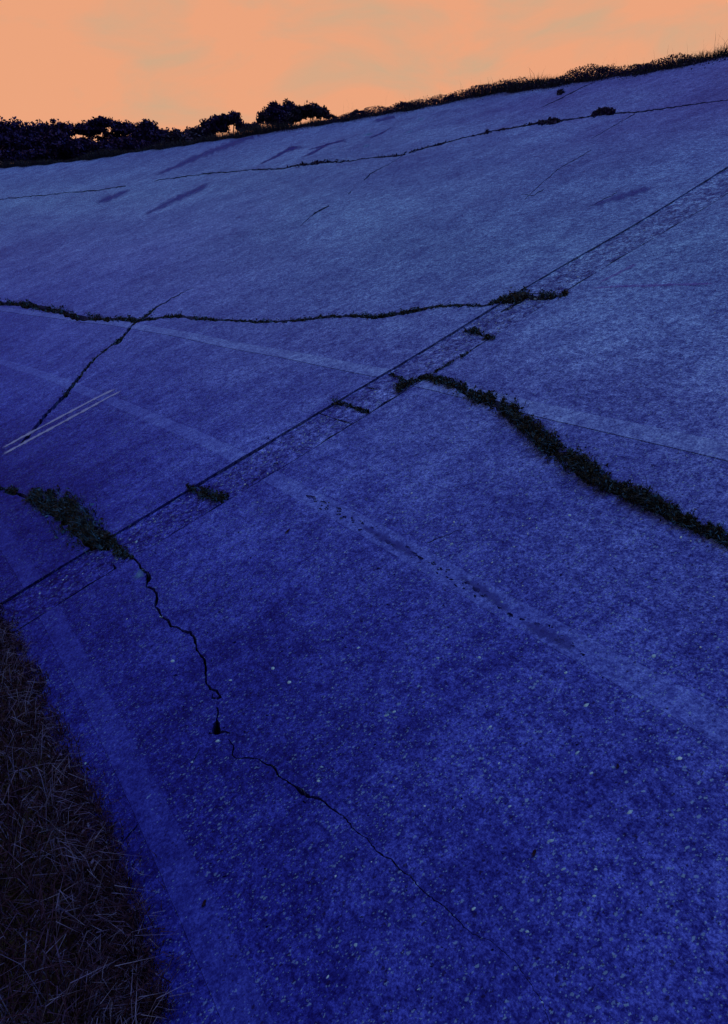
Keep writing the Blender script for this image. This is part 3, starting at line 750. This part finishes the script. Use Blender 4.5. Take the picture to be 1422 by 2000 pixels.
crack_growth('joint_grass', [(908, 645, 8, .012), (930, 648, 10, .014), (942, 655, 8, .014), (953, 661, 12, .016), (968, 662, 6, .01)], 8, 0.9, 'mossy grass crossing the infill strip below the long level crack')
crack_growth('crack_clump', [(1158, 226, 5, .015), (1170, 222, 8, .035), (1185, 219, 9, .04), (1200, 221, 5, .02)], 22, 1.6, 'dark weed clump in the upper crack near the right edge', leafy=0.8, mat='crest')
crack_growth('crack_clump', [(1052, 243, 5, .012), (1070, 240, 6, .025), (1085, 238, 6, .025), (1098, 236, 4, .01)], 20, 1.8, 'low weed clump in the upper crack left of the larger clump', leafy=0.7, mat='crest')
crack_growth('crack_clump', [(948, 262, 4, .03), (953, 259, 5, .06), (958, 259, 4, .03)], 14, 1.2, 'single spiky weed growing from the upper crack', leafy=0.3, mat='crest')
crack_growth('crack_clump', [(1091, 186, 5, .02), (1096, 183, 6, .03), (1101, 182, 4, .02)], 26, 2.0, 'small round weed just below the crest near the right', leafy=0.8, mat='crest')
crack_growth('crack_moss', [(560, 329, 3, .01), (592, 322, 8, .03), (640, 316, 5, .02), (700, 312, 2, .008), (780, 304, 4, .02), (870, 280, 3, .01), (1030, 246, 4, .02), (1060, 240, 5, .02)], 3, 1.2, 'thin moss in the upper crack', 'moss', mat='crest')
crack_growth('crack_moss', [(128, 773, 10, .02), (150, 745, 7, .012), (190, 700, 4, .008), (235, 667, 8, .014), (262, 637, 5, .008), (290, 617, 8, .014), (312, 600, 4, .008)], 5, 0.9, 'moss in the crack that crosses the long level one at the left', 'moss')

# foot of the bank: rough dry grass
def verge():
    n = 52000
    s = RNG.uniform(0.2, 1, n) ** 1.0
    s = 0.4 + 11.0 * s ** 2.2
    edge = FOOT - 0.002 + 0.026 * np.sin(s * 5.1) + 0.018 * np.sin(s * 17) + 0.008 * np.sin(s * 41)
    v = edge - RNG.exponential(0.28, n)
    v = np.where(v < -3, RNG.uniform(-3, 0, n), v)
    zg = prof(FOOT) - 0.035
    x, y = xy(s, v)
    root = np.stack([x, y, np.full(n, zg)], -1)
    root[:, 2] = np.where(v > FOOT - 0.02, prof(v) - 0.01, zg)
    h = RNG.gamma(3.0, 0.028, n) * (0.22 + 0.78 * np.clip((edge - v) / 0.2, 0, 1))
    lean = RNG.uniform(0.3, 1.5, n)
    dr = RNG.normal(0, 1, (n, 3)) * [1, 1, 0.15]
    V, Fc = blades(root, unit(n, (0, 0, 1)), h, RNG.uniform(0.0006, 0.0019, n) * (1 + s / 8), lean, dr)
    tag(link('verge_grass', np_mesh('verge_grass', V, Fc, M['dry'])), 'rough dark grass growing along the foot of the bank', 'grass', None, 'stuff')
    n = 700
    s = RNG.uniform(1.0, 4.0, n); v = FOOT - 0.05 - RNG.exponential(0.10, n) + 0.012 * np.sin(s * 9)
    x, y = xy(s, v)
    root = np.stack([x, y, np.full(n, zg + 0.02)], -1)
    dr = RNG.normal(0, 1, (n, 3)) * [1, 1, 0.1] + np.array([NV[0], NV[1], 0]) * 0.7
    V, Fc = blades(root, unit(n, (0, 0, 1)), RNG.uniform(0.05, 0.15, n), RNG.uniform(0.0005, 0.0011, n), RNG.uniform(0.7, 1.6, n), dr)
    tag(link('straw_stems', np_mesh('straw_stems', V, Fc, M['straw'])), 'pale dead grass stems sticking out over the bottom left edge of the concrete', 'grass', None, 'stuff')
verge()
crack_growth('edge_grass', [(-20, 1170, 14, .03), (0, 1205, 14, .03), (60, 1330, 16, .03), (117, 1462, 22, .035), (150, 1545, 26, .04), (195, 1665, 34, .04), (244, 1850, 40, .04), (283, 2005, 40, .04)], 5, 1.0,
    'short tangled grass overlapping the bottom edge of the concrete', leafy=0.12, spread=1.5, mat='dry')

# crest: rough grass all along, low weeds on the right part
def crest_veg():
    n = 90000
    s = RNG.uniform(1.5, 34, n)
    off = RNG.exponential(0.30, n) - 0.12 - 0.05 * np.sin(s * 3.1) - 0.05 * np.sin(s * 9.3 + 1)
    v = crest(s) + off
    x, y = xy(s, v)
    z = np.minimum(prof(v), prof(crest(s))) - 0.01
    cl = np.array([mnoise.noise(Vector((a * 1.3, b_ * 1.3, 0.5))) for a, b_ in zip(s, v)])
    h = RNG.uniform(0.05, 0.20, n) * (1 + 0.9 * cl)
    V, Fc = blades(np.stack([x, y, z], -1), unit(n, (0, 0, 1)), h, RNG.uniform(0.002, 0.005, n), RNG.uniform(0.1, 1.1, n), RNG.normal(0, 1, (n, 3)) * [1, 1, .2])
    tag(link('crest_grass', np_mesh('crest_grass', V, Fc, M['crestgrass'])), 'rough grass fringe along the whole top edge of the bank', 'grass', None, 'stuff')
    n = 70000
    s = 1.5 + RNG.uniform(0, 1, n) ** 0.9 * 12.5
    v = crest(s) + RNG.normal(0.18, 0.2, n)
    x, y = xy(s, v)
    cl = np.array([mnoise.noise(Vector((a * 1.9, b_ * 1.1, 4.5))) + 0.5 * mnoise.noise(Vector((a * 6, b_ * 4, 9.5))) for a, b_ in zip(s, v)])
    top = (0.18 + 0.14 * cl) * np.clip((14.5 - s) / 3, 0.25, 1) * np.clip((s - 5.2) / 1.6, 0.45, 1)
    top = np.maximum(top, 0.03)
    z = np.minimum(prof(v), prof(crest(s))) + top * RNG.uniform(0, 1, n) ** 0.7
    V, Fc = leaves(np.stack([x, y, z], -1), RNG.uniform(0.008, 0.020, n))
    tag(link('crest_weeds', np_mesh('crest_weeds', V, Fc, M['crest'])), 'dark leafy brambles and weeds on the right half of the crest', 'weeds', None, 'stuff')
    # thin tall stems against the sky
    n = 110
    s = RNG.uniform(3.5, 15, n); v = crest(s) + RNG.uniform(0.0, 0.4, n); x, y = xy(s, v)
    V, Fc = blades(np.stack([x, y, prof(crest(s))], -1), unit(n, (0, 0, 1)), RNG.uniform(0.25, 0.5, n), RNG.uniform(0.001, 0.002, n), RNG.uniform(0.05, 0.5, n), RNG.normal(0, 1, (n, 3)) * [1, 1, .2])
    tag(link('seed_stems', np_mesh('seed_stems', V, Fc, M['crestgrass'])), 'thin seeding grass stems standing above the crest weeds', 'grass', None, 'stuff')
crest_veg()

# ------------------------------------------------------------------ trees and shrubs
def tube(p0, p1, r0, r1, k=7, seg=4, wob=0.0):
    p0 = np.array(p0, float); p1 = np.array(p1, float)
    ax = p1 - p0; L_ = np.linalg.norm(ax) + 1e-9; ax /= L_
    u = np.cross(ax, [0.3, 0.9, 0.1]); u /= np.linalg.norm(u); w_ = np.cross(ax, u)
    V = []
    for i in range(seg + 1):
        f = i / seg; c = p0 + (p1 - p0) * f
        if 0 < i < seg: c = c + RNG.normal(0, wob * L_, 3)
        r_ = r0 + (r1 - r0) * f
        for j in range(k):
            a = 2 * math.pi * j / k
            V.append(c + u * r_ * math.cos(a) + w_ * r_ * math.sin(a))
    q = [[i * k + j, i * k + (j + 1) % k, (i + 1) * k + (j + 1) % k, (i + 1) * k + j] for i in range(seg) for j in range(k)]
    return np.array(V), [np.array(q)]
GROUND_BACK = prof(FOOT) - 0.43
def tree(name, dist, lobes, label, cat, leaf_n, leaf_size, mat='leaf', group=None, hollow=0.35, trunk=True):
    """lobes: (x, y, rx, ry) of the crown in photo pixels, standing at the given distance"""
    L3 = []
    for (px, py, rx, ry) in lobes:
        d = ray(px, py); d = d / math.hypot(d[0], d[1])
        c = d * dist; sc = dist * math.hypot(1, d[2]) / F_PX * 0.93
        L3.append((c + np.array([0, RNG.uniform(-.5, .5) * rx * sc, 0]), rx * sc, ry * sc))
    cx = np.mean([l[0] for l in L3], 0)
    # ground under the tree
    q = cx[:2] + R0 * NV; vb = math.hypot(*q) - R0; sb = R0 * math.atan2(q @ TV, q @ NV)
    cb = float(crest(sb)); zt = float(prof(cb))
    gz = zt - 0.05 if vb < cb + 1.7 else max(zt - (vb - cb - 1.7) * 0.55, GROUND_BACK)
    root = empty(name, (cx[0], cx[1], gz), label, cat, group)
    org = np.array([cx[0], cx[1], gz])
    top = max(l[0][2] for l in L3)
    fork = np.array([cx[0], cx[1], gz + (top - gz) * (0.35 if trunk else 0.1)])
    r0 = 0.022 * (top - gz) + 0.01
    V, Fc = tube(org + [0, 0, -0.3], fork, r0 * 1.3, r0 * 0.8, wob=0.02)
    link('trunk', np_mesh('trunk', V - org, Fc, M['bark'], smooth=True), root)
    for (c, rx, rz) in L3:
        V, Fc = tube(fork, c, r0 * 0.5, r0 * 0.1, k=5, wob=0.05)
        link('branch', np_mesh('branch', V - org, Fc, M['bark'], smooth=True), root)
    tot = sum(l[1] * l[2] for l in L3)
    P = []; TW = []
    for (c, rx, rz) in L3:
        n_ = int(leaf_n * rx * rz / tot)
        # clusters of leaves at twig ends
        nc = max(10, n_ // 28)
        u = RNG.normal(0, 1, (nc, 3)); u /= np.linalg.norm(u, axis=1, keepdims=True)
        rad = RNG.uniform(hollow, 1.05, nc)[:, None]
        cc = c + u * rad * np.array([rx, rx * 0.8, rz]) * RNG.uniform(0.85, 1.12, (nc, 1))
        k = RNG.integers(0, nc, n_)
        cs = 0.12 * min(rx, rz * 1.6) + leaf_size * 0.7
        P.append(cc[k] + RNG.normal(0, 1, (n_, 3)) * cs * np.array([1.0, 1.0, 0.6]))
        for e_ in range(0, nc if trunk else 1, 3):
            TW.append(tube(c + (cc[e_] - c) * 0.1, cc[e_], r0 * 0.08, r0 * 0.02, k=3, seg=2, wob=0.05))
    P = np.concatenate(P)
    V, Fc = leaves(P - org, RNG.uniform(0.6, 1.3, len(P)) * leaf_size)
    link('crown', np_mesh('crown', V, Fc, M[mat]), root)
    V, Fc = merge(TW)
    o = link('twigs', np_mesh('twigs', V - org, Fc, M['bark']), root); o['kind'] = 'stuff'
    return root
tg = 'trees standing beyond the crest'
tree('broad_tree', 48, [(20, 262, 45, 18), (75, 268, 40, 20), (115, 255, 26, 12), (50, 292, 60, 20)], 'dark tree beyond the crest, leftmost of all, cut by the left border', 'tree', 16000, 0.10, group=tg)
tree('spreading_tree', 45, [(160, 252, 22, 9), (182, 243, 18, 8), (205, 240, 20, 7), (228, 245, 16, 7), (250, 247, 16, 8), (265, 256, 12, 9), (192, 257, 20, 4), (232, 258, 20, 5), (236, 269, 22, 4), (196, 270, 8, 3), (160, 274, 16, 6), (178, 262, 5, 5), (212, 262, 7, 4)], 'wide spreading tree with sky showing through its low flat crown', 'tree', 11000, 0.085, group=tg, hollow=0.1)
tree('round_tree', 40, [(150, 294, 36, 13), (200, 298, 36, 12), (245, 290, 34, 16), (120, 286, 20, 20)], 'low dense dark tree filling the space under the spreading crown', 'tree', 20000, 0.10, group=tg)
tree('upright_tree', 42, [(288, 250, 13, 11), (284, 268, 18, 16), (290, 290, 24, 16), (300, 262, 8, 14)], 'dense upright dark tree between the spreading tree and the low shrubs', 'tree', 16000, 0.085, group=tg)
tree('small_tree', 38, [(313, 272, 12, 13), (318, 262, 6, 7), (310, 288, 14, 10)], 'small dark tree just right of the dense upright one', 'tree', 6000, 0.075, group=tg)
tree('low_shrub', 30, [(345, 268, 14, 9), (338, 277, 14, 9), (355, 279, 14, 8)], 'low rounded shrub standing alone in the gap between the tree groups', 'shrub', 2600, 0.07, mat='leaf2')
tree('low_shrub', 32, [(375, 262, 12, 10), (388, 258, 8, 8), (380, 272, 14, 8)], 'small dark shrub touching the left side of the gap-riddled tree', 'shrub', 2400, 0.08, mat='leaf2')
tree('arched_tree', 38, [(408, 246, 14, 11), (424, 236, 15, 8), (442, 236, 12, 8), (458, 231, 11, 8), (468, 246, 6, 12), (400, 262, 12, 9), (432, 252, 12, 4)], 'dark arched tree riddled with bright gaps, middle of the treeline', 'tree', 9000, 0.075, group=tg, hollow=0.1)
tree('low_shrub', 27, [(485, 248, 8, 4), (500, 246, 8, 4)], 'tiny sparse shrub in the open gap before the twin peaked tree', 'shrub', 700, 0.05, mat='leaf2')
tree('twin_peaked_tree', 34, [(538, 211, 9, 7), (565, 207, 8, 8), (533, 224, 18, 12), (556, 222, 14, 12), (545, 234, 24, 10)], 'tallest dark tree with two peaks on the crest line', 'tree', 12000, 0.065, group=tg)
tree('wispy_shrub', 30, [(512, 226, 7, 6), (509, 235, 6, 6)], 'thin wispy shrub on the left side of the twin peaked tree', 'shrub', 500, 0.06, mat='leaf2', hollow=0.1)
tree('long_shrub', 27, [(586, 222, 12, 8), (604, 218, 14, 8), (617, 215, 8, 7), (628, 222, 10, 6), (575, 230, 12, 6)], 'long low shrub sloping right of the twin peaked tree', 'shrub', 4500, 0.06, mat='leaf2')
tree('hedge', 43, [(-20, 310, 34, 9), (30, 308, 34, 9), (80, 305, 34, 9), (130, 304, 34, 9), (180, 301, 34, 8), (230, 297, 34, 8), (275, 293, 24, 8)], 'low dark hedge closing the gaps under the leftmost trees', 'hedge', 14000, 0.09, trunk=False)
bg = 'weed bushes along the right part of the crest'
for (px, py, rx, ry, n_, lab) in [(648, 225, 10, 6, 900, 'first low bush on the crest right of the long shrub'),
        (700, 216, 14, 6, 1300, 'low bush on the crest above the cyan paint dashes'),
        (790, 202, 14, 6, 1300, 'spiky low bush on the crest a little left of its middle'),
        (885, 188, 14, 6, 1500, 'leafy bush on the crest above the tiny white paint dash'),
        (1050, 166, 16, 5, 1400, 'low bush on the crest left of the steeper end'),
        (1090, 160, 14, 8, 1800, 'tallest bramble bush on the right part of the crest'),
        (1150, 150, 16, 5, 1500, 'narrow bush on the crest above the slanting hairline crack'),
        (1252, 133, 10, 7, 1200, 'bush on the crest at the far right with a pointed top'),
        (1285, 135, 12, 5, 900, 'last small bush on the crest at the right border')]:
    ry *= 0.55; py += 2
    e_ = on_bank([(px, py + ry + 8)])[0]
    dd = np.hypot(*xy(e_[0], crest(e_[0]) + 0.25))
    tree('crest_bush', float(dd), [(px - rx * .8, py + 3, rx * .5, ry * .5), (px + rx * .7, py + 2, rx * .5, ry * .5), (px - rx * .2, py - random.uniform(0, 2), rx * .35, ry * .8), (px + rx * .35, py + 1, rx * .4, ry * .5)], lab, 'bush', n_, 0.018, mat='crest', group=bg, trunk=False)

# ------------------------------------------------------------------ small litter on the slabs
def litter(name, px, py, ln, wd, rot, label, cat, mat='deadleaf'):
    sv = on_bank([(px, py)])[0]; d = float(np.linalg.norm(pos(sv[0], sv[1]))); sc = d / F_PX
    par, dz = slab_of(*sv)
    org = pos(sv[0], sv[1], dz + 0.003)
    k = 9; V = []; t_ = np.linspace(-1, 1, k)
    for side, hh in ((-1, 0.4), (0, 0.0), (1, 0.4)):
        for a in t_:
            w_ = wd * (1 - a * a) ** 0.6 * side * 0.5
            x_, y_ = a * ln * 0.5, w_
            ds, dv = (x_ * math.cos(rot) - y_ * math.sin(rot)) * sc, (x_ * math.sin(rot) + y_ * math.cos(rot)) * sc
            V.append(pos(sv[0] + ds, sv[1] + dv, dz + 0.003 + hh * wd * sc * 0.5 * (1 - a * a) + 0.10 * ln * sc * a * a) - org)
    q = [[i * k + j, i * k + j + 1, (i + 1) * k + j + 1, (i + 1) * k + j] for i in range(2) for j in range(k - 1)]
    o = link(name, np_mesh(name, np.array(V), [np.array(q)], M[mat], smooth=True), None, org)
    tag(o, label, cat)
litter('dead_leaf', 562, 1039, 15, 5, 1.2, 'curled dark dead leaf lying on the slab above the smooth joint', 'leaf')
litter('dead_leaf', 1043, 1671, 12, 6, 1.0, 'dark dead leaf lying low in the right half of the open slab', 'leaf')
litter('dead_leaf', 400, 1772, 11, 6, 0.7, 'dark dead leaf lying on the bottom smooth band', 'leaf')
litter('dead_leaf', 1206, 1500, 9, 4, 0.9, 'small dark leaf near the right edge between two pale stones', 'leaf')
for (px, py, ln, rot, lab) in [(235, 1835, 60, 0.2, 'pale dry stalk lying on the concrete in the bottom left corner'),
                               (155, 1610, 70, 2.3, 'long pale stalk hanging over the rough grass at the left edge')]:
    litter('dry_stalk', px, py, ln, 2.5, rot, lab, 'stalk', 'straw')
